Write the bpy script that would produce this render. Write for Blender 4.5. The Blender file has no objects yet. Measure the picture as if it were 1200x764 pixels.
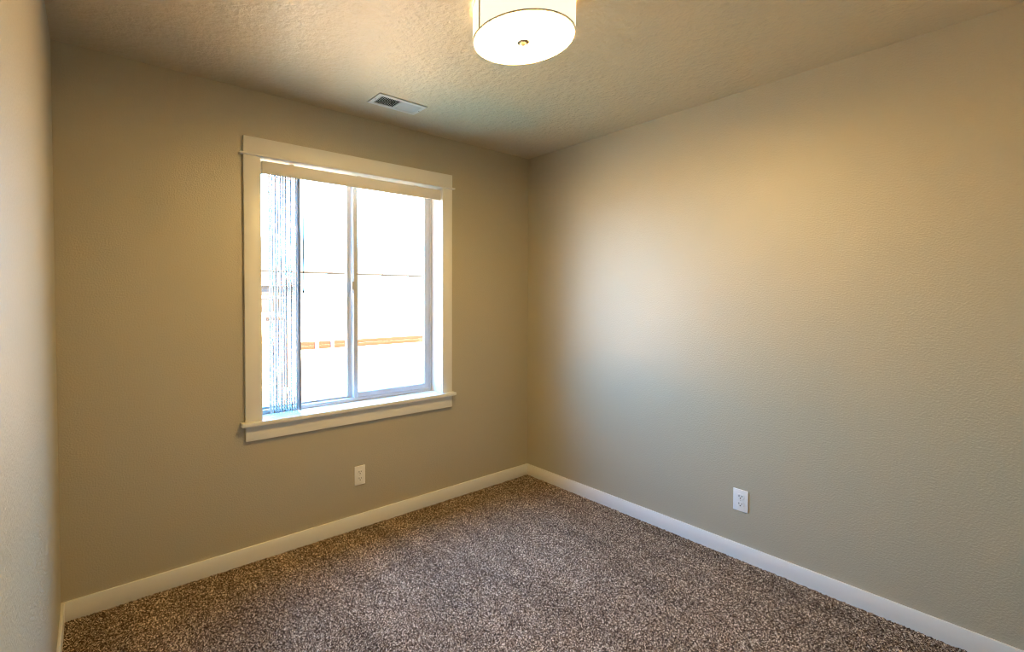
import bpy, bmesh, math, random
import numpy as np
from mathutils import Vector, Matrix, Euler

random.seed(7)
rng = np.random.default_rng(7)
scene = bpy.context.scene
col = scene.collection
PI = math.pi

# ------------------------------------------------------------------ camera, light, exposure
cam_d = bpy.data.cameras.new('camera')
cam = bpy.data.objects.new('camera', cam_d); col.objects.link(cam)
yaw, pitch, roll = 0.62289, -0.022563, -0.0005986
fwd = Vector((math.sin(yaw)*math.cos(pitch), math.cos(yaw)*math.cos(pitch), math.sin(pitch)))
rgt = Vector((math.cos(yaw), -math.sin(yaw), 0)); upv = rgt.cross(fwd)
r2 = math.cos(roll)*rgt + math.sin(roll)*upv
u2 = -math.sin(roll)*rgt + math.cos(roll)*upv
m = Matrix((r2, u2, -fwd)).transposed().to_4x4()
m.translation = Vector((-2.7577, -2.49567, 1.37227))
cam.matrix_world = m
cam_d.sensor_fit = 'HORIZONTAL'; cam_d.sensor_width = 36
cam_d.lens = 549.616/1200*36
cam_d.shift_x = 99.843/1200
cam_d.shift_y = -20.416/1200
cam_d.clip_start = 0.02; cam_d.clip_end = 500
scene.camera = cam

SKY_HORIZON = (5.8, 13.0, 19.6)
SKY_ZENITH = (4.8, 15.3, 36.0)
world = bpy.data.worlds.new('sky'); scene.world = world; world.use_nodes = True
wn = world.node_tree.nodes; wl = world.node_tree.links; wn.clear()
wo = wn.new('ShaderNodeOutputWorld'); bg = wn.new('ShaderNodeBackground')
wtc = wn.new('ShaderNodeTexCoord'); wsp = wn.new('ShaderNodeSeparateXYZ'); wl.new(wtc.outputs['Generated'], wsp.inputs[0])
wmr = wn.new('ShaderNodeMapRange'); wmr.interpolation_type = 'SMOOTHSTEP'
wmr.inputs['From Min'].default_value = 0.0; wmr.inputs['From Max'].default_value = 0.65
wl.new(wsp.outputs['Z'], wmr.inputs['Value'])
wmx = wn.new('ShaderNodeMix'); wmx.data_type = 'RGBA'
wl.new(wmr.outputs[0], wmx.inputs[0])
wmx.inputs[6].default_value = (*SKY_HORIZON, 1); wmx.inputs[7].default_value = (*SKY_ZENITH, 1)
wl.new(wmx.outputs[2], bg.inputs['Color']); bg.inputs['Strength'].default_value = 1.0
wl.new(bg.outputs[0], wo.inputs[0])

sun_d = bpy.data.lights.new('sun', 'SUN'); sun = bpy.data.objects.new('sun', sun_d); col.objects.link(sun)
sun_d.energy = 150; sun_d.color = (1, 0.55, 0.10); sun_d.angle = math.radians(0.6)
sun.rotation_euler = Vector((-0.35, 0.62, -0.62)).to_track_quat('-Z', 'Y').to_euler()

por_d = bpy.data.lights.new('window_portal', 'AREA'); por = bpy.data.objects.new('window_portal', por_d); col.objects.link(por)
por_d.shape = 'RECTANGLE'; por_d.size = 1.184; por_d.size_y = 1.37
por.location = (-1.44, 0.096, 1.418); por.rotation_euler = Vector((0, -1, 0)).to_track_quat('-Z', 'Z').to_euler()
por_d.cycles.is_portal = True

LAMP_DISC = 99.0
LAMP_SHADE = 1.1
LAMP_COL = (1.0, 0.67, 0.23)
SHADE_COL = (1.0, 0.91, 0.70)

scene.view_settings.view_transform = 'Standard'
scene.view_settings.look = 'None'
scene.view_settings.gamma = 1
scene.view_settings.use_curve_mapping = False
scene.view_settings.exposure = 0.0
try:
    scene.cycles.use_denoising = True
    scene.cycles.max_bounces = 14
    scene.cycles.diffuse_bounces = 8
    scene.cycles.transparent_max_bounces = 24
    scene.cycles.sample_clamp_indirect = 0
    scene.cycles.pixel_filter_type = 'BOX'
    scene.cycles.filter_width = 1.0
except Exception:
    pass

# ------------------------------------------------------------------ materials
def mat(name, color, rough=0.6, spec=0.4, metal=0.0, bump=None, emit=None, emit_s=0, trans=0):
    mt = bpy.data.materials.new(name); mt.use_nodes = True
    nt = mt.node_tree; b = nt.nodes['Principled BSDF']
    b.inputs['Base Color'].default_value = (*color, 1)
    b.inputs['Roughness'].default_value = rough
    b.inputs['Specular IOR Level'].default_value = spec
    b.inputs['Metallic'].default_value = metal
    if emit:
        b.inputs['Emission Color'].default_value = (*emit, 1)
        b.inputs['Emission Strength'].default_value = emit_s
    tc = nt.nodes.new('ShaderNodeTexCoord')
    n = nt.nodes.new('ShaderNodeTexNoise'); nt.links.new(tc.outputs['Object'], n.inputs['Vector'])
    sc, st, dist, det = bump if bump else (300, 0.05, 0.001, 2)
    n.inputs['Scale'].default_value = sc; n.inputs['Detail'].default_value = det
    bp = nt.nodes.new('ShaderNodeBump'); bp.inputs['Strength'].default_value = st; bp.inputs['Distance'].default_value = dist
    nt.links.new(n.outputs['Fac'], bp.inputs['Height']); nt.links.new(bp.outputs['Normal'], b.inputs['Normal'])
    mt['bsdf'] = b.name
    return mt

WALL = (0.438, 0.383, 0.260)
M = {}
M['wall'] = mat('wall_paint', WALL, 0.47, 0.75, bump=(140, 0.5, 0.003, 2))
M['ceiling'] = mat('ceiling_paint', (0.55, 0.455, 0.295), 0.50, 0.6, bump=(42, 0.75, 0.009, 5))
M['trim'] = mat('trim_paint', (0.78, 0.76, 0.70), 0.35, 0.5)
M['vinyl'] = mat('white_vinyl', (0.46, 0.455, 0.45), 0.35, 0.5)
M['plastic'] = mat('white_plastic', (0.80, 0.79, 0.75), 0.3, 0.5)
M['metal_white'] = mat('white_enamelled_metal', (0.62, 0.59, 0.53), 0.4, 0.5)
M['dark'] = mat('dark_void', (0.02, 0.018, 0.015), 0.9, 0.1)
M['nickel'] = mat('brushed_nickel', (0.30, 0.24, 0.18), 0.5, 0.5, metal=0.6)
M['valance'] = mat('valance_vinyl', (0.74, 0.71, 0.66), 0.45, 0.4)
M['house'] = mat('blue_grey_siding', (0.034, 0.037, 0.040), 0.8, 0.2)
M['white_ext'] = mat('white_exterior_paint', (0.75, 0.75, 0.74), 0.7, 0.2)
M['brown_ext'] = mat('brown_stain', (0.014, 0.011, 0.010), 0.8, 0.2)
M['red_ext'] = mat('reddish_cedar', (0.045, 0.034, 0.032), 0.8, 0.2)
M['cable'] = mat('black_cable', (0.008, 0.008, 0.008), 0.7, 0.2)
M['stucco'] = mat('exterior_stucco', (0.5, 0.46, 0.4), 0.9, 0.1)

def slat_material():
    mt = bpy.data.materials.new('slat_vinyl'); mt.use_nodes = True; nt = mt.node_tree
    b = nt.nodes['Principled BSDF']; b.inputs['Base Color'].default_value = (0.56, 0.51, 0.48, 1); b.inputs['Roughness'].default_value = 0.9; b.inputs['Specular IOR Level'].default_value = 0.1
    tr = nt.nodes.new('ShaderNodeBsdfTranslucent'); tr.inputs['Color'].default_value = (0.5, 0.36, 0.30, 1)
    mx = nt.nodes.new('ShaderNodeMixShader'); mx.inputs['Fac'].default_value = 0.015
    nt.links.new(b.outputs[0], mx.inputs[1]); nt.links.new(tr.outputs[0], mx.inputs[2])
    nt.links.new(mx.outputs[0], nt.nodes['Material Output'].inputs['Surface'])
    return mt
M['slat'] = slat_material()
M['wand'] = mat('grey_acrylic', (0.10, 0.11, 0.13), 0.3, 0.5)

def glass_material():
    mt = bpy.data.materials.new('window_glass'); mt.use_nodes = True; nt = mt.node_tree; nt.nodes.clear()
    o = nt.nodes.new('ShaderNodeOutputMaterial'); t = nt.nodes.new('ShaderNodeBsdfTransparent'); g = nt.nodes.new('ShaderNodeBsdfGlossy')
    t.inputs['Color'].default_value = (0.95, 0.97, 0.97, 1); g.inputs['Roughness'].default_value = 0.02
    lw = nt.nodes.new('ShaderNodeLayerWeight'); lw.inputs['Blend'].default_value = 0.5
    pw = nt.nodes.new('ShaderNodeMath'); pw.operation = 'POWER'; nt.links.new(lw.outputs['Facing'], pw.inputs[0]); pw.inputs[1].default_value = 5
    f = nt.nodes.new('ShaderNodeMath'); f.operation = 'MULTIPLY_ADD'; nt.links.new(pw.outputs[0], f.inputs[0]); f.inputs[1].default_value = 0.7; f.inputs[2].default_value = 0.03
    mx = nt.nodes.new('ShaderNodeMixShader')
    nt.links.new(f.outputs[0], mx.inputs[0]); nt.links.new(t.outputs[0], mx.inputs[1]); nt.links.new(g.outputs[0], mx.inputs[2])
    nt.links.new(mx.outputs[0], o.inputs[0])
    return mt
M['glass'] = glass_material()

def carpet_material():
    mt = bpy.data.materials.new('flecked_carpet'); mt.use_nodes = True; nt = mt.node_tree; b = nt.nodes['Principled BSDF']
    b.inputs['Roughness'].default_value = 0.95; b.inputs['Specular IOR Level'].default_value = 0.1
    tc = nt.nodes.new('ShaderNodeTexCoord')
    v = nt.nodes.new('ShaderNodeTexVoronoi'); v.inputs['Scale'].default_value = 250; nt.links.new(tc.outputs['Object'], v.inputs['Vector'])
    sep = nt.nodes.new('ShaderNodeSeparateColor'); nt.links.new(v.outputs['Color'], sep.inputs[0])
    rp = nt.nodes.new('ShaderNodeValToRGB'); nt.links.new(sep.outputs[0], rp.inputs[0])
    e = rp.color_ramp.elements
    e[0].position = 0.0; e[0].color = (0.026, 0.015, 0.009, 1)
    e[1].position = 1.0; e[1].color = (0.80, 0.66, 0.49, 1)
    for p, c in ((0.30, (0.085, 0.054, 0.035)), (0.55, (0.18, 0.122, 0.082)), (0.80, (0.37, 0.275, 0.195))):
        x = e.new(p); x.color = (*c, 1)
    # pile lay left by the vacuum: soft streaks
    mp = nt.nodes.new('ShaderNodeMapping'); mp.inputs['Scale'].default_value = (5.5, 1.1, 1); mp.inputs['Rotation'].default_value = (0, 0, 0.08)
    nt.links.new(tc.outputs['Object'], mp.inputs['Vector'])
    n = nt.nodes.new('ShaderNodeTexNoise'); n.inputs['Scale'].default_value = 1.0; n.inputs['Detail'].default_value = 3
    nt.links.new(mp.outputs[0], n.inputs['Vector'])
    mr = nt.nodes.new('ShaderNodeMapRange'); mr.inputs['From Min'].default_value = 0.3; mr.inputs['From Max'].default_value = 0.7
    mr.inputs['To Min'].default_value = 0.78; mr.inputs['To Max'].default_value = 1.26
    nt.links.new(n.outputs['Fac'], mr.inputs['Value'])
    mul = nt.nodes.new('ShaderNodeVectorMath'); mul.operation = 'SCALE'
    nt.links.new(rp.outputs[0], mul.inputs[0]); nt.links.new(mr.outputs[0], mul.inputs['Scale'])
    nt.links.new(mul.outputs[0], b.inputs['Base Color'])
    return mt
M['carpet'] = carpet_material()

def wood_material(name, c1, c2):
    mt = mat(name, c1, 0.8, 0.2); nt = mt.node_tree; b = nt.nodes['Principled BSDF']
    tc = nt.nodes.new('ShaderNodeTexCoord'); mp = nt.nodes.new('ShaderNodeMapping'); mp.inputs['Scale'].default_value = (0.8, 1, 14)
    n = nt.nodes.new('ShaderNodeTexNoise'); n.inputs['Scale'].default_value = 2.0; n.inputs['Detail'].default_value = 5
    nt.links.new(tc.outputs['Object'], mp.inputs[0]); nt.links.new(mp.outputs[0], n.inputs['Vector'])
    rp = nt.nodes.new('ShaderNodeValToRGB'); rp.color_ramp.elements[0].color = (*c1, 1); rp.color_ramp.elements[1].color = (*c2, 1)
    rp.color_ramp.elements[0].position = 0.35; rp.color_ramp.elements[1].position = 0.65
    nt.links.new(n.outputs['Fac'], rp.inputs[0]); nt.links.new(rp.outputs[0], b.inputs['Base Color'])
    return mt
M['cedar'] = wood_material('orange_cedar', (0.038, 0.0120, 0.0060), (0.052, 0.019, 0.011))

def ground_material():
    mt = mat('pale_dry_ground', (0.6, 0.57, 0.5), 0.95, 0.1, bump=(8, 0.3, 0.02, 4)); nt = mt.node_tree; b = nt.nodes['Principled BSDF']
    tc = nt.nodes.new('ShaderNodeTexCoord'); n = nt.nodes.new('ShaderNodeTexNoise'); n.inputs['Scale'].default_value = 1.2; n.inputs['Detail'].default_value = 6
    nt.links.new(tc.outputs['Object'], n.inputs['Vector'])
    rp = nt.nodes.new('ShaderNodeValToRGB'); rp.color_ramp.elements[0].color = (0.54, 0.42, 0.24, 1); rp.color_ramp.elements[1].color = (0.70, 0.57, 0.34, 1)
    nt.links.new(n.outputs['Fac'], rp.inputs[0]); nt.links.new(rp.outputs[0], b.inputs['Base Color'])
    return mt
M['ground'] = ground_material()

for k_ in ('wall', 'ceiling'):
    M[k_].node_tree.nodes['Principled BSDF'].inputs['IOR'].default_value = 1.8 if k_ == 'wall' else 1.55

# ------------------------------------------------------------------ helpers
def box(bm, a, b, bevel=0.0, rot=None, seg=2):
    a = Vector(a); b = Vector(b); c = (a+b)/2; s = b-a
    r = bmesh.ops.create_cube(bm, size=1)
    vs = r['verts']
    for v in vs: v.co = Vector((v.co.x*s.x, v.co.y*s.y, v.co.z*s.z))
    if bevel > 0:
        es = list({e for v in vs for e in v.link_edges})
        rr = bmesh.ops.bevel(bm, geom=es, offset=bevel, segments=seg, affect='EDGES', profile=0.5)
        vs = list({v for f in rr['faces'] for v in f.verts} | {v for v in vs if v.is_valid})
    for v in vs:
        if rot is not None: v.co = rot @ v.co
        v.co += c
    return vs

def lathe(bm, prof, seg=64, center=(0, 0, 0), close=False):
    rings = []
    for (r, z) in prof:
        if r < 1e-6: rings.append([bm.verts.new((center[0], center[1], center[2]+z))])
        else: rings.append([bm.verts.new((center[0]+r*math.cos(2*PI*i/seg), center[1]+r*math.sin(2*PI*i/seg), center[2]+z)) for i in range(seg)])
    prs = list(zip(rings[:-1], rings[1:])) + ([(rings[-1], rings[0])] if close else [])
    for A, B in prs:
        for i in range(seg):
            j = (i+1) % seg
            if len(A) == 1 and len(B) == 1: continue
            if len(A) == 1: bm.faces.new((A[0], B[j], B[i]))
            elif len(B) == 1: bm.faces.new((A[i], A[j], B[0]))
            else: bm.faces.new((A[i], A[j], B[j], B[i]))

def cyl(bm, p0, p1, r, seg=16, r1=None):
    p0 = Vector(p0); p1 = Vector(p1); d = p1-p0; q = d.to_track_quat('Z', 'Y')
    r1 = r if r1 is None else r1
    A = [bm.verts.new(p0 + q @ Vector((r*math.cos(2*PI*i/seg), r*math.sin(2*PI*i/seg), 0))) for i in range(seg)]
    B = [bm.verts.new(p1 + q @ Vector((r1*math.cos(2*PI*i/seg), r1*math.sin(2*PI*i/seg), 0))) for i in range(seg)]
    for i in range(seg):
        j = (i+1) % seg; bm.faces.new((A[i], A[j], B[j], B[i]))
    bm.faces.new(list(reversed(A))); bm.faces.new(B)

def obj(name, bm, m, parent=None, smooth=False):
    bmesh.ops.recalc_face_normals(bm, faces=bm.faces[:])
    me = bpy.data.meshes.new(name); bm.to_mesh(me); bm.free()
    me.materials.append(m)
    if smooth:
        for p in me.polygons: p.use_smooth = True
        try: me.set_sharp_from_angle(angle=math.radians(35))
        except Exception: pass
    o = bpy.data.objects.new(name, me); col.objects.link(o)
    if parent: o.parent = parent
    return o

def boxes(name, lst, m, parent=None, bevel=0.0):
    bm = bmesh.new()
    for a, b in lst: box(bm, a, b, bevel)
    return obj(name, bm, m, parent, smooth=bevel > 0)

def thing(name, label, cat, loc=(0, 0, 0), group=None, kind=None):
    o = bpy.data.objects.new(name, None); col.objects.link(o); o.location = loc; o.empty_display_size = 0.1
    if label: o['label'] = label
    if cat: o['category'] = cat
    if group: o['group'] = group
    if kind: o['kind'] = kind
    return o

def tag(o, label, cat=None, group=None, kind=None):
    o['label'] = label
    if cat: o['category'] = cat
    if group: o['group'] = group
    if kind: o['kind'] = kind
    return o

# ------------------------------------------------------------------ room shell
W = 2.8751; D = 2.95; H = 2.44; T = 0.17
X0, X1, Z0, Z1 = -2.030, -0.850, 0.735, 2.101     # finished window opening
ox0, ox1, oz0, oz1 = X0-0.012, X1+0.012, Z0-0.02, Z1+0.012  # rough opening

def wall_with_hole():
    bm = bmesh.new()
    xs = [-W-T, ox0, ox1, T]; zs = [-0.4, oz0, oz1, H+0.12]
    for (ya, flip) in ((0, False), (T, True)):
        for i in range(3):
            for k in range(3):
                if i == 1 and k == 1: continue
                vs = [bm.verts.new(p) for p in ((xs[i], ya, zs[k]), (xs[i+1], ya, zs[k]), (xs[i+1], ya, zs[k+1]), (xs[i], ya, zs[k+1]))]
                bm.faces.new(vs)
    def q(a, b, c, d): bm.faces.new([bm.verts.new(p) for p in (a, b, c, d)])
    for (xa, za, xb, zb) in ((ox0, oz0, ox0, oz1), (ox0, oz1, ox1, oz1), (ox1, oz1, ox1, oz0), (ox1, oz0, ox0, oz0),
                             (xs[0], zs[0], xs[0], zs[3]), (xs[0], zs[3], xs[3], zs[3]), (xs[3], zs[3], xs[3], zs[0]), (xs[3], zs[0], xs[0], zs[0])):
        q((xa, 0, za), (xb, 0, zb), (xb, T, zb), (xa, T, za))
    bmesh.ops.remove_doubles(bm, verts=bm.verts[:], dist=1e-5)
    return obj('wall_back', bm, M['wall'])
tag(wall_with_hole(), 'tan painted wall holding the white window', kind='structure')
tag(boxes('wall_right', [((0, -D-T, -0.4), (T, 0, H+0.12))], M['wall']), 'tan painted wall on the right with one outlet', kind='structure')
tag(boxes('wall_left', [((-W-T, -D-T, -0.4), (-W, 0, H+0.12))], M['wall']), 'tan painted wall close by at the left edge', kind='structure')
tag(boxes('wall_front', [((-W, -D-T, -0.4), (0, -D, H+0.12))], M['wall']), 'tan painted wall facing the window', kind='structure')
tag(boxes('ceiling', [((-W, -D, H), (0, 0, H+0.12))], M['ceiling']), 'tan textured ceiling', kind='structure')

def carpet():
    s = 0.0042
    nx = int(W/s); ny = int(D/s)
    xs = np.linspace(-W, 0, nx); ys = np.linspace(-D, 0, ny)
    X, Y = np.meshgrid(xs, ys)
    Z = rng.uniform(-0.006, 0.0025, X.shape)
    Xj = X + rng.uniform(-0.0014, 0.0014, X.shape); Yj = Y + rng.uniform(-0.0014, 0.0014, X.shape)
    Xj[:, 0] = -W; Xj[:, -1] = 0; Yj[0] = -D; Yj[-1] = 0
    co = np.stack([Xj, Yj, Z], -1).reshape(-1, 3).astype(np.float32)
    idx = np.arange(nx*ny).reshape(ny, nx)
    f = np.stack([idx[:-1, :-1], idx[:-1, 1:], idx[1:, 1:], idx[1:, :-1]], -1).reshape(-1, 4).astype(np.int32)
    me = bpy.data.meshes.new('floor')
    me.vertices.add(len(co)); me.vertices.foreach_set('co', co.ravel())
    me.loops.add(f.size); me.loops.foreach_set('vertex_index', f.ravel())
    me.polygons.add(len(f)); me.polygons.foreach_set('loop_start', np.arange(0, f.size, 4, dtype=np.int32))
    me.update(calc_edges=True); me.validate()
    me.materials.append(M['carpet'])
    o = bpy.data.objects.new('floor', me); col.objects.link(o)
    return tag(o, 'brown and beige flecked carpet floor', kind='structure')
carpet()

# baseboards: flat stock with an eased top edge
BH = 0.0822; BT = 0.012
def baseboard(name, a, b, label):
    bm = bmesh.new(); box(bm, a, b, 0.002, seg=2)
    tag(obj(name, bm, M['trim'], smooth=True), label, kind='structure')
baseboard('baseboard_back', (-W, -BT, -0.01), (0, 0, BH), 'white baseboard under the window wall')
baseboard('baseboard_right', (-BT, -D, -0.01), (0, -BT, BH), 'white baseboard along the right wall')
baseboard('baseboard_left', (-W, -D, -0.01), (-W+BT, -BT, BH), 'white baseboard along the left wall')
baseboard('baseboard_front', (-W+BT, -D, -0.01), (-BT, -D+BT, BH), 'white baseboard along the wall facing the window')

# ------------------------------------------------------------------ window
win = thing('window_1', 'white framed sliding window with a deep sill', None, ((X0+X1)/2, 0, Z0), kind='structure')
def wpart(name, lst, m, parent=win, bevel=0.0, label=None):
    L = Vector(win.location)
    o = boxes(name, [(Vector(a)-L, Vector(b)-L) for a, b in lst], m, parent, bevel)
    if label: o['label'] = label
    return o
CX0, CX1 = -2.118, -0.767
wpart('side_casing', [((CX0, -0.018, Z0), (X0-0.003, 0, 2.101))], M['trim'], bevel=0.0015)
wpart('side_casing', [((X1+0.003, -0.018, Z0), (CX1, 0, 2.101))], M['trim'], bevel=0.0015)
wpart('head_casing', [((CX0, -0.020, 2.112), (CX1, 0, 2.196))], M['trim'], bevel=0.0015)
wpart('casing_bead', [((-2.138, -0.032, 2.101), (-0.750, 0, 2.112))], M['trim'], bevel=0.003)
wpart('window_stool', [((-2.142, -0.045, 0.714), (-0.748, 0, Z0)), ((X0, -0.0, 0.714), (X1, 0.105, Z0))], M['trim'], bevel=0.003)
wpart('window_apron', [((CX0, -0.018, 0.634), (CX1, 0, 0.714))], M['trim'], bevel=0.0015)
wpart('jamb_liner', [((ox0+0.0005, -0.002, Z0), (X0, 0.105, Z1)), ((X1, -0.002, Z0), (ox1-0.0005, 0.105, Z1)), ((ox0+0.0005, -0.002, Z1), (ox1-0.0005, 0.105, oz1-0.001))], M['trim'])
# vinyl unit
fy0, fy1 = 0.100, 0.175
wpart('window_frame', [((X0, fy0, Z0), (X0+0.020, fy1, Z1)), ((X1-0.020, fy0, Z0), (X1, fy1, Z1)),
                       ((X0+0.02, fy0, Z0), (X1-0.02, fy1, Z0+0.021)), ((X0+0.02, fy0, Z1-0.02), (X1-0.02, fy1, Z1))], M['vinyl'], bevel=0.0015)
# fixed left light, set towards the outside
fz0, fz1 = Z0+0.021, Z1-0.02
fs = wpart('fixed_sash', [((X0+0.020, 0.136, fz0), (X0+0.032, 0.165, fz1)), ((-1.471, 0.136, fz0), (-1.440, 0.165, fz1)),
                          ((X0+0.032, 0.136, fz0), (-1.471, 0.165, fz0+0.010)), ((X0+0.032, 0.136, fz1-0.012), (-1.471, 0.165, fz1))], M['vinyl'], bevel=0.0012)
g = wpart('glass_pane', [((X0+0.030, 0.149, fz0+0.008), (-1.469, 0.151, fz1-0.010))], M['glass'], parent=fs)
ss = wpart('sliding_sash', [((-1.4435, 0.104, fz0), (-1.4145, 0.133, fz1)), ((-0.907, 0.104, fz0), (-0.871, 0.133, fz1)),
                            ((-1.4145, 0.104, fz0), (-0.907, 0.133, 0.7865)), ((-1.4145, 0.104, fz1-0.03), (-0.907, 0.133, fz1))], M['vinyl'], bevel=0.0012)
wpart('glazing_bead', [((-0.911, 0.112, 0.7865), (-0.906, 0.125, fz1-0.03)), ((-1.4145, 0.112, 0.7865), (-0.911, 0.125, 0.7895))], M['vinyl'], parent=ss)
wpart('glass_pane', [((-1.4155, 0.118, 0.785), (-0.906, 0.120, fz1-0.028))], M['glass'], parent=ss)
wpart('sash_latch', [((-1.456, 0.100, 1.425), (-1.4435, 0.116, 1.475)), ((-1.460, 0.094, 1.405), (-1.452, 0.104, 1.497))], M['vinyl'], parent=ss, bevel=0.002)

# ------------------------------------------------------------------ vertical blind
BX, BY, BZ = -1.44, 0.04, 2.09
blind = thing('vertical_blind', 'white vertical blind drawn to the left side of the window', 'blind', (BX, BY, BZ))
bm = bmesh.new()
def L3(x, y, z): return (x-BX, y-BY, z-BZ)
box(bm, L3(X0+0.006, 0.020, 2.050), L3(X1-0.006, 0.064, 2.084), 0.002)
obj('head_rail', bm, M['trim'], blind, True)
bm = bmesh.new()
box(bm, L3(X0+0.008, -0.008, 2.020), L3(X1-0.008, -0.003, 2.086), 0.0012)
box(bm, L3(X0+0.008, -0.003, 2.020), L3(X0+0.012, 0.050, 2.086), 0.0012)
box(bm, L3(X1-0.012, -0.003, 2.020), L3(X1-0.008, 0.050, 2.086), 0.0012)
obj('valance', bm, M['valance'], blind, True)

for bx_ in (-1.85, -1.44, -1.03):
    bm = bmesh.new(); box(bm, L3(bx_-0.012, 0.028, 2.083), L3(bx_+0.012, 0.056, 2.101), 0.001)
    obj('bracket', bm, M['trim'], blind, True)

def slat_mesh(width=0.089, z0=0.748, z1=2.045):
    bm = bmesh.new(); n = 8; sag = 0.0035; th = 0.0009
    f = []; bk = []
    for i in range(n+1):
        u = i/n-0.5; y = u*width; x = sag*(1-4*u*u)
        f.append((x, y)); bk.append((x-th, y))
    prof = f + bk[::-1]
    lo = [bm.verts.new((x, y, z0-BZ)) for x, y in prof]; hi = [bm.verts.new((x, y, z1-BZ)) for x, y in prof]
    k = len(prof)
    for i in range(k):
        j = (i+1) % k; bm.faces.new((lo[i], lo[j], hi[j], hi[i]))
    for s in (lo, hi):
        for i in range(n):
            bm.faces.new((s[i], s[i+1], s[k-2-i], s[k-1-i]))
    return bm
slat0 = obj('slat', slat_mesh(), M['slat'], blind, True)
hook_bm = bmesh.new(); box(hook_bm, (-0.002, -0.006, 2.040-BZ), (0.002, 0.006, 2.052-BZ), 0.0008)
hook0 = obj('hook', hook_bm, M['vinyl'], slat0, True)
base_x = np.linspace(-1.970, -1.811, 12)
ang = [-0.17, -0.22, -0.19, -0.23, -0.21, -0.25, -0.22, -0.27, -0.24, -0.28, -0.25, -0.10]
for i, bx in enumerate(base_x):
    if i == 0: s = slat0
    else:
        s = slat0.copy(); col.objects.link(s); s.parent = blind
        h = hook0.copy(); col.objects.link(h); h.parent = s
    s.location = (bx + random.uniform(-0.0015, 0.0015) - BX, 0.045-BY, 0)
    s.rotation_euler = (0, 0, ang[i])
bm = bmesh.new()
cyl(bm, L3(-1.789, 0.030, 1.425), L3(-1.789, 0.030, 2.052), 0.0028, 8)
wand = obj('wand', bm, M['wand'], blind, True)
bm = bmesh.new()
cyl(bm, L3(-1.789, 0.030, 1.402), L3(-1.789, 0.030, 1.426), 0.0045, 10, 0.003)
tag(obj('wand_tip', bm, M['dark'], wand, True), 'dark tip of the wand')

# ------------------------------------------------------------------ ceiling light
LX, LY = -1.462, -1.295; R_ = 0.1825; DZ = -0.130
lamp = thing('ceiling_light', 'lit drum ceiling light with cream shade and white glass bottom', 'ceiling light', (LX, LY, H))
def emis(name, base, colr, s, rough=0.5):
    return mat(name, base, rough, 0.3, emit=colr, emit_s=s)
M['diffuser'] = emis('lit_diffuser_glass', (0.8, 0.78, 0.72), LAMP_COL, LAMP_DISC)
M['shade'] = emis('lit_fabric_shade', (0.7, 0.66, 0.55), SHADE_COL, LAMP_SHADE)
M['shade_rim'] = mat('shade_trim_band', (0.55, 0.47, 0.36), 0.6, 0.3)
bm = bmesh.new(); lathe(bm, [(0, 0), (0.150, 0), (0.155, -0.004), (0.155, -0.014), (0.150, -0.018), (0, -0.018)], 64)
obj('canopy', bm, M['nickel'], lamp, True)
bm = bmesh.new()   # pleated fabric drum
seg = 180
def ring(r, z): return [bm.verts.new(((r+0.0008*(i % 2))*math.cos(2*PI*i/seg), (r+0.0008*(i % 2))*math.sin(2*PI*i/seg), z)) for i in range(seg)]
rs = [ring(R_, -0.008), ring(R_, DZ+0.002), ring(R_-0.003, DZ+0.002), ring(R_-0.003, -0.008)]
for a, b in zip(rs, rs[1:]+rs[:1]):
    for i in range(seg):
        j = (i+1) % seg; bm.faces.new((a[i], a[j], b[j], b[i]))
shade = obj('shade', bm, M['shade'], lamp, True)
for zz in (-0.0085, DZ+0.003):
    bm = bmesh.new(); lathe(bm, [(R_-0.004, zz-0.002), (R_+0.0022, zz-0.002), (R_+0.0022, zz+0.0015), (R_-0.004, zz+0.0015)], 96, close=True)
    obj('trim_band', bm, M['shade_rim'], shade, True)
bm = bmesh.new()   # fabric seam on the left side of the drum
sa = math.radians(168)
box(bm, (-0.0012, -0.004, DZ+0.003), (0.0012, 0.004, -0.008), 0.0005, rot=Euler((0, 0, sa)).to_matrix())
for v in bm.verts: v.co += Vector((math.cos(sa)*(R_+0.001), math.sin(sa)*(R_+0.001), 0))
obj('seam', bm, M['shade_rim'], shade, True)
bm = bmesh.new(); lathe(bm, [(0, DZ-0.004), (0.08, DZ-0.0035), (R_-0.010, DZ-0.001), (R_-0.0045, DZ+0.001), (R_-0.0045, DZ+0.004), (0, DZ+0.004)], 96)
obj('diffuser', bm, M['diffuser'], lamp, True)
bm = bmesh.new(); lathe(bm, [(0, DZ-0.018), (0.006, DZ-0.0175), (0.010, DZ-0.014), (0.0115, DZ-0.010), (0.022, DZ-0.008), (0.022, DZ-0.004), (0, DZ-0.004)], 32)
obj('finial', bm, M['nickel'], lamp, True)

# ------------------------------------------------------------------ ceiling vent (two-way register)
VX, VY = -1.366, -0.285; vw, vd = 0.152, 0.0675
vent = thing('ceiling_vent', 'white metal air vent in the ceiling near the window wall', 'air vent', (VX, VY, H))
bm = bmesh.new(); fr = 0.021
box(bm, (-vw, -vd, -0.006), (vw, -vd+fr, 0), 0.0015); box(bm, (-vw, vd-fr, -0.006), (vw, vd, 0), 0.0015)
box(bm, (-vw, -vd+fr-0.001, -0.006), (-vw+fr+0.004, vd-fr+0.001, 0), 0.0015); box(bm, (vw-fr-0.004, -vd+fr-0.001, -0.006), (vw, vd-fr+0.001, 0), 0.0015)
box(bm, (-0.0045, -vd+fr-0.001, -0.006), (0.0045, vd-fr+0.001, 0), 0.001)
obj('vent_frame', bm, M['metal_white'], vent, True)
bm = bmesh.new(); box(bm, (-vw+fr, -vd+fr, -0.0008), (vw-fr, vd-fr, 0))
tag(obj('duct_opening', bm, M['dark'], vent), 'dark opening behind the louvers')
x_a, x_b = 0.0045, vw-fr-0.004
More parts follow.
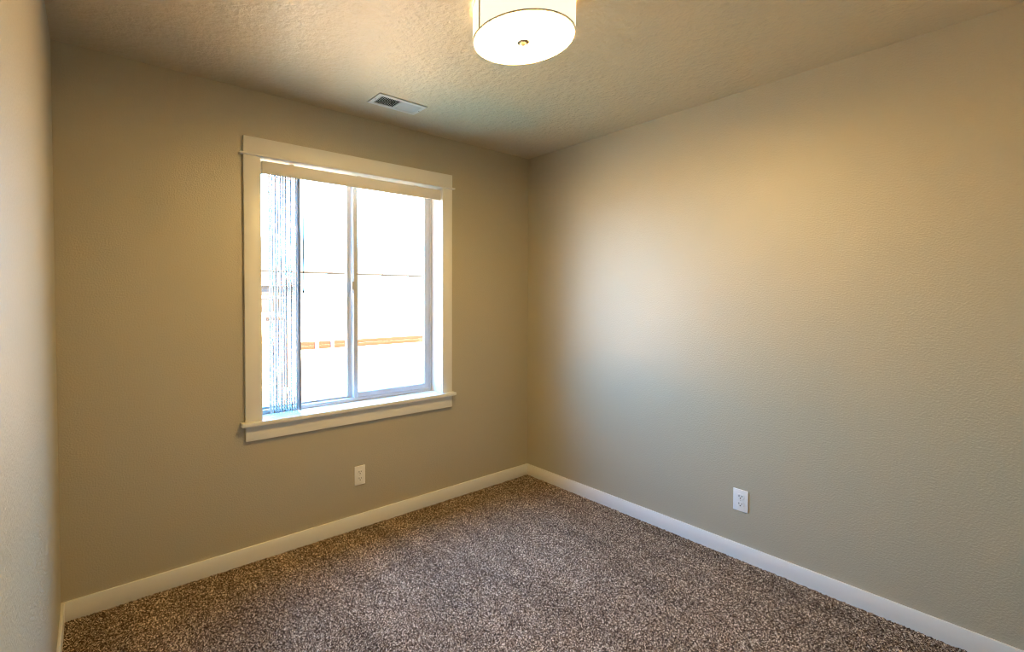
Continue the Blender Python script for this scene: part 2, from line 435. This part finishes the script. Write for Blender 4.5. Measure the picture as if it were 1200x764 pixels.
nl = 11
for side in (-1, 1):
    bm = bmesh.new(); box(bm, (-0.0045, -vd+fr, -0.0004), (0.0045, vd-fr, 0.0004), rot=Euler((0, (-0.55 if side < 0 else 0.75), 0)).to_matrix())
    lv0 = obj('louver', bm, M['metal_white'], vent)
    for i in range(nl):
        lv = lv0 if i == 0 else lv0.copy()
        if i: col.objects.link(lv); lv.parent = vent
        lv.location = (side*(x_a+(i+0.5)*(x_b-x_a)/nl), 0, -0.004)
for sx in (-1, 1):
    bm = bmesh.new(); cyl(bm, (sx*(vw-0.011), 0, -0.0072), (sx*(vw-0.011), 0, -0.005), 0.0032, 12)
    obj('screw', bm, M['nickel'], vent, True)

# ------------------------------------------------------------------ wall outlets
def outlet(label, loc, rz):
    t = thing('wall_outlet', label, 'outlet', loc, group='duplex wall outlets'); t.rotation_euler = (0, 0, rz)
    bm = bmesh.new()      # faces -Y
    vs = box(bm, (-0.035, -0.0055, -0.057), (0.035, 0, 0.057), 0.0022, seg=3)
    pl = obj('cover_plate', bm, M['plastic'], t, True)
    for s in (-1, 1):
        zc = s*0.0195
        bm = bmesh.new(); n = 28; pts = []
        for i in range(n):
            a = 2*PI*i/n; x = 0.0172*math.cos(a); z = 0.0172*math.sin(a)
            pts.append((x, max(-0.0142, min(0.0142, z))))
        A = [bm.verts.new((x, -0.0055, zc+z)) for x, z in pts]; B = [bm.verts.new((x*0.97, -0.0075, zc+z*0.97)) for x, z in pts]
        for i in range(n):
            j = (i+1) % n; bm.faces.new((A[i], A[j], B[j], B[i]))
        bm.faces.new(B)
        so = obj('socket', bm, M['plastic'], t)
        bm = bmesh.new()
        box(bm, (-0.0078, -0.0079, zc-0.001), (-0.0050, -0.0070, zc+0.0080)); box(bm, (0.0050, -0.0079, zc), (0.0078, -0.0070, zc+0.0070))
        cyl(bm, (0, -0.0079, zc-0.0075), (0, -0.0070, zc-0.0075), 0.0030, 12)
        obj('slot', bm, M['dark'], so)['label'] = 'dark plug slots'
    bm = bmesh.new(); cyl(bm, (0, -0.0066, 0), (0, -0.0050, 0), 0.0028, 12)
    obj('screw', bm, M['metal_white'], t, True)
    return t
outlet('white outlet in the wall below the window', (-1.461, 0, 0.3135), 0)
outlet('white outlet low on the right wall', (0, -1.478, 0.3115), -PI/2)

# ------------------------------------------------------------------ outdoors
GZ = -0.35
bm = bmesh.new()
vs = [bm.verts.new(p) for p in ((-60, T, GZ), (90, T, GZ), (90, 140, GZ), (-60, 140, GZ))]
bm.faces.new(vs)
tag(obj('ground', bm, M['ground']), 'pale sunlit yard outside the window', 'ground', kind='structure')

cx, cy, cz = -2.7577, -2.49567, 1.37227
dF = (cz-GZ)/0.1144; FY = cy+dF
fence = thing('low_fence', 'low orange wooden board fence across the bright yard', 'fence', (cx+0.55*dF, FY, GZ))
def fx(k): return k*dF-0.55*dF
bm = bmesh.new()
top = cz-0.0975*dF-GZ
for i in range(2):
    z0 = 0.0 + i*(top/2); box(bm, (fx(0.376), 0, z0+0.002), (fx(0.95), 0.035, z0+top/2-0.002), 0.003)
obj('board', bm, M['cedar'], fence, True)
for k in (0.413, 0.451):
    bm = bmesh.new(); box(bm, (fx(k)-0.05, -0.06, 0), (fx(k)+0.05, 0, top-0.005), 0.004)
    tag(obj('post', bm, M['white_ext'], fence, True), 'white fence post')

# overhead cable with its two wooden poles
dC = 36.0; CY = cy+dC; CZ = cz+0.0570*dC
cable = thing('overhead_cable', 'dark horizontal cable crossing the sky outside the window', 'cable', (0, CY, GZ))
bm = bmesh.new(); cyl(bm, (-4.5, 0, CZ-GZ), (34, 0, CZ-GZ), 0.08, 10)
obj('cable_run', bm, M['cable'], cable, True)
for px in (-4.5, 34):
    bm = bmesh.new(); cyl(bm, (px, 0, 0), (px, 0, CZ-GZ+0.5), 0.11, 12, 0.09)
    obj('pole', bm, M['brown_ext'], cable, True)

# neighbouring shed glimpsed through the blind
dH = 19.0; HY = cy+dH
hx = lambda k: cx+k*dH
hz = lambda s: cz+s*dH
shed = thing('neighbour_shed', 'pale blue-grey shed with white bands seen through the blind slats', 'shed', (hx(0.33), HY, GZ))
def sb(name, lst, m, label=None):
    bm = bmesh.new()
    for a, b in lst: box(bm, (a[0]-hx(0.33), a[1]-HY, a[2]-GZ), (b[0]-hx(0.33), b[1]-HY, b[2]-GZ), 0.004)
    o = obj(name, bm, m, shed, True)
    if label: o['label'] = label
sb('upper_wall', [((hx(0.22), HY, hz(0.005)), (hx(0.375), HY+2.2, hz(0.026)))], M['house'])
sb('trim_band', [((hx(0.22), HY-0.03, hz(-0.001)), (hx(0.376), HY+2.22, hz(0.005)))], M['white_ext'], 'white band')
sb('lower_wall', [((hx(0.22), HY, hz(-0.030)), (hx(0.375), HY+2.2, hz(-0.001)))], M['house'])
sb('footing', [((hx(0.22), HY-0.01, GZ), (hx(0.376), HY+2.21, hz(-0.030)))], M['white_ext'], 'white base')
sb('porch_beam', [((hx(0.30), HY-0.12, hz(-0.048)), (hx(0.338), HY-0.02, hz(-0.040)))], M['brown_ext'], 'brown beam')
bm = bmesh.new()
w0, w1 = hx(0.21)-hx(0.33), hx(0.383)-hx(0.33); zt = hz(0.026)-GZ
vv = [bm.verts.new(p) for p in ((w0, -0.25, zt), (w1, -0.25, zt), (w1, 2.45, zt), (w0, 2.45, zt), (w0, 1.1, zt+0.45), (w1, 1.1, zt+0.45))]
for f in ((0, 1, 5, 4), (2, 3, 4, 5), (0, 4, 3), (1, 2, 5), (0, 3, 2, 1)): bm.faces.new([vv[i] for i in f])
tag(obj('roof', bm, M['white_ext'], shed), 'pale sunlit roof')

# cedar gate post nearer the window, behind the slats
dP = 9.0
bm = bmesh.new()
box(bm, (-0.04, -0.05, 0), (0.04, 0.05, cz-0.045*dP-GZ), 0.006)
box(bm, (-0.065, -0.06, cz-0.045*dP-GZ), (0.065, 0.06, cz-0.045*dP-GZ+0.03), 0.006)
gp = obj('gate_post', bm, M['red_ext'], None, True); gp.location = (cx+0.345*dP, cy+dP, GZ)
tag(gp, 'reddish wooden post seen between the blind slats', 'post')
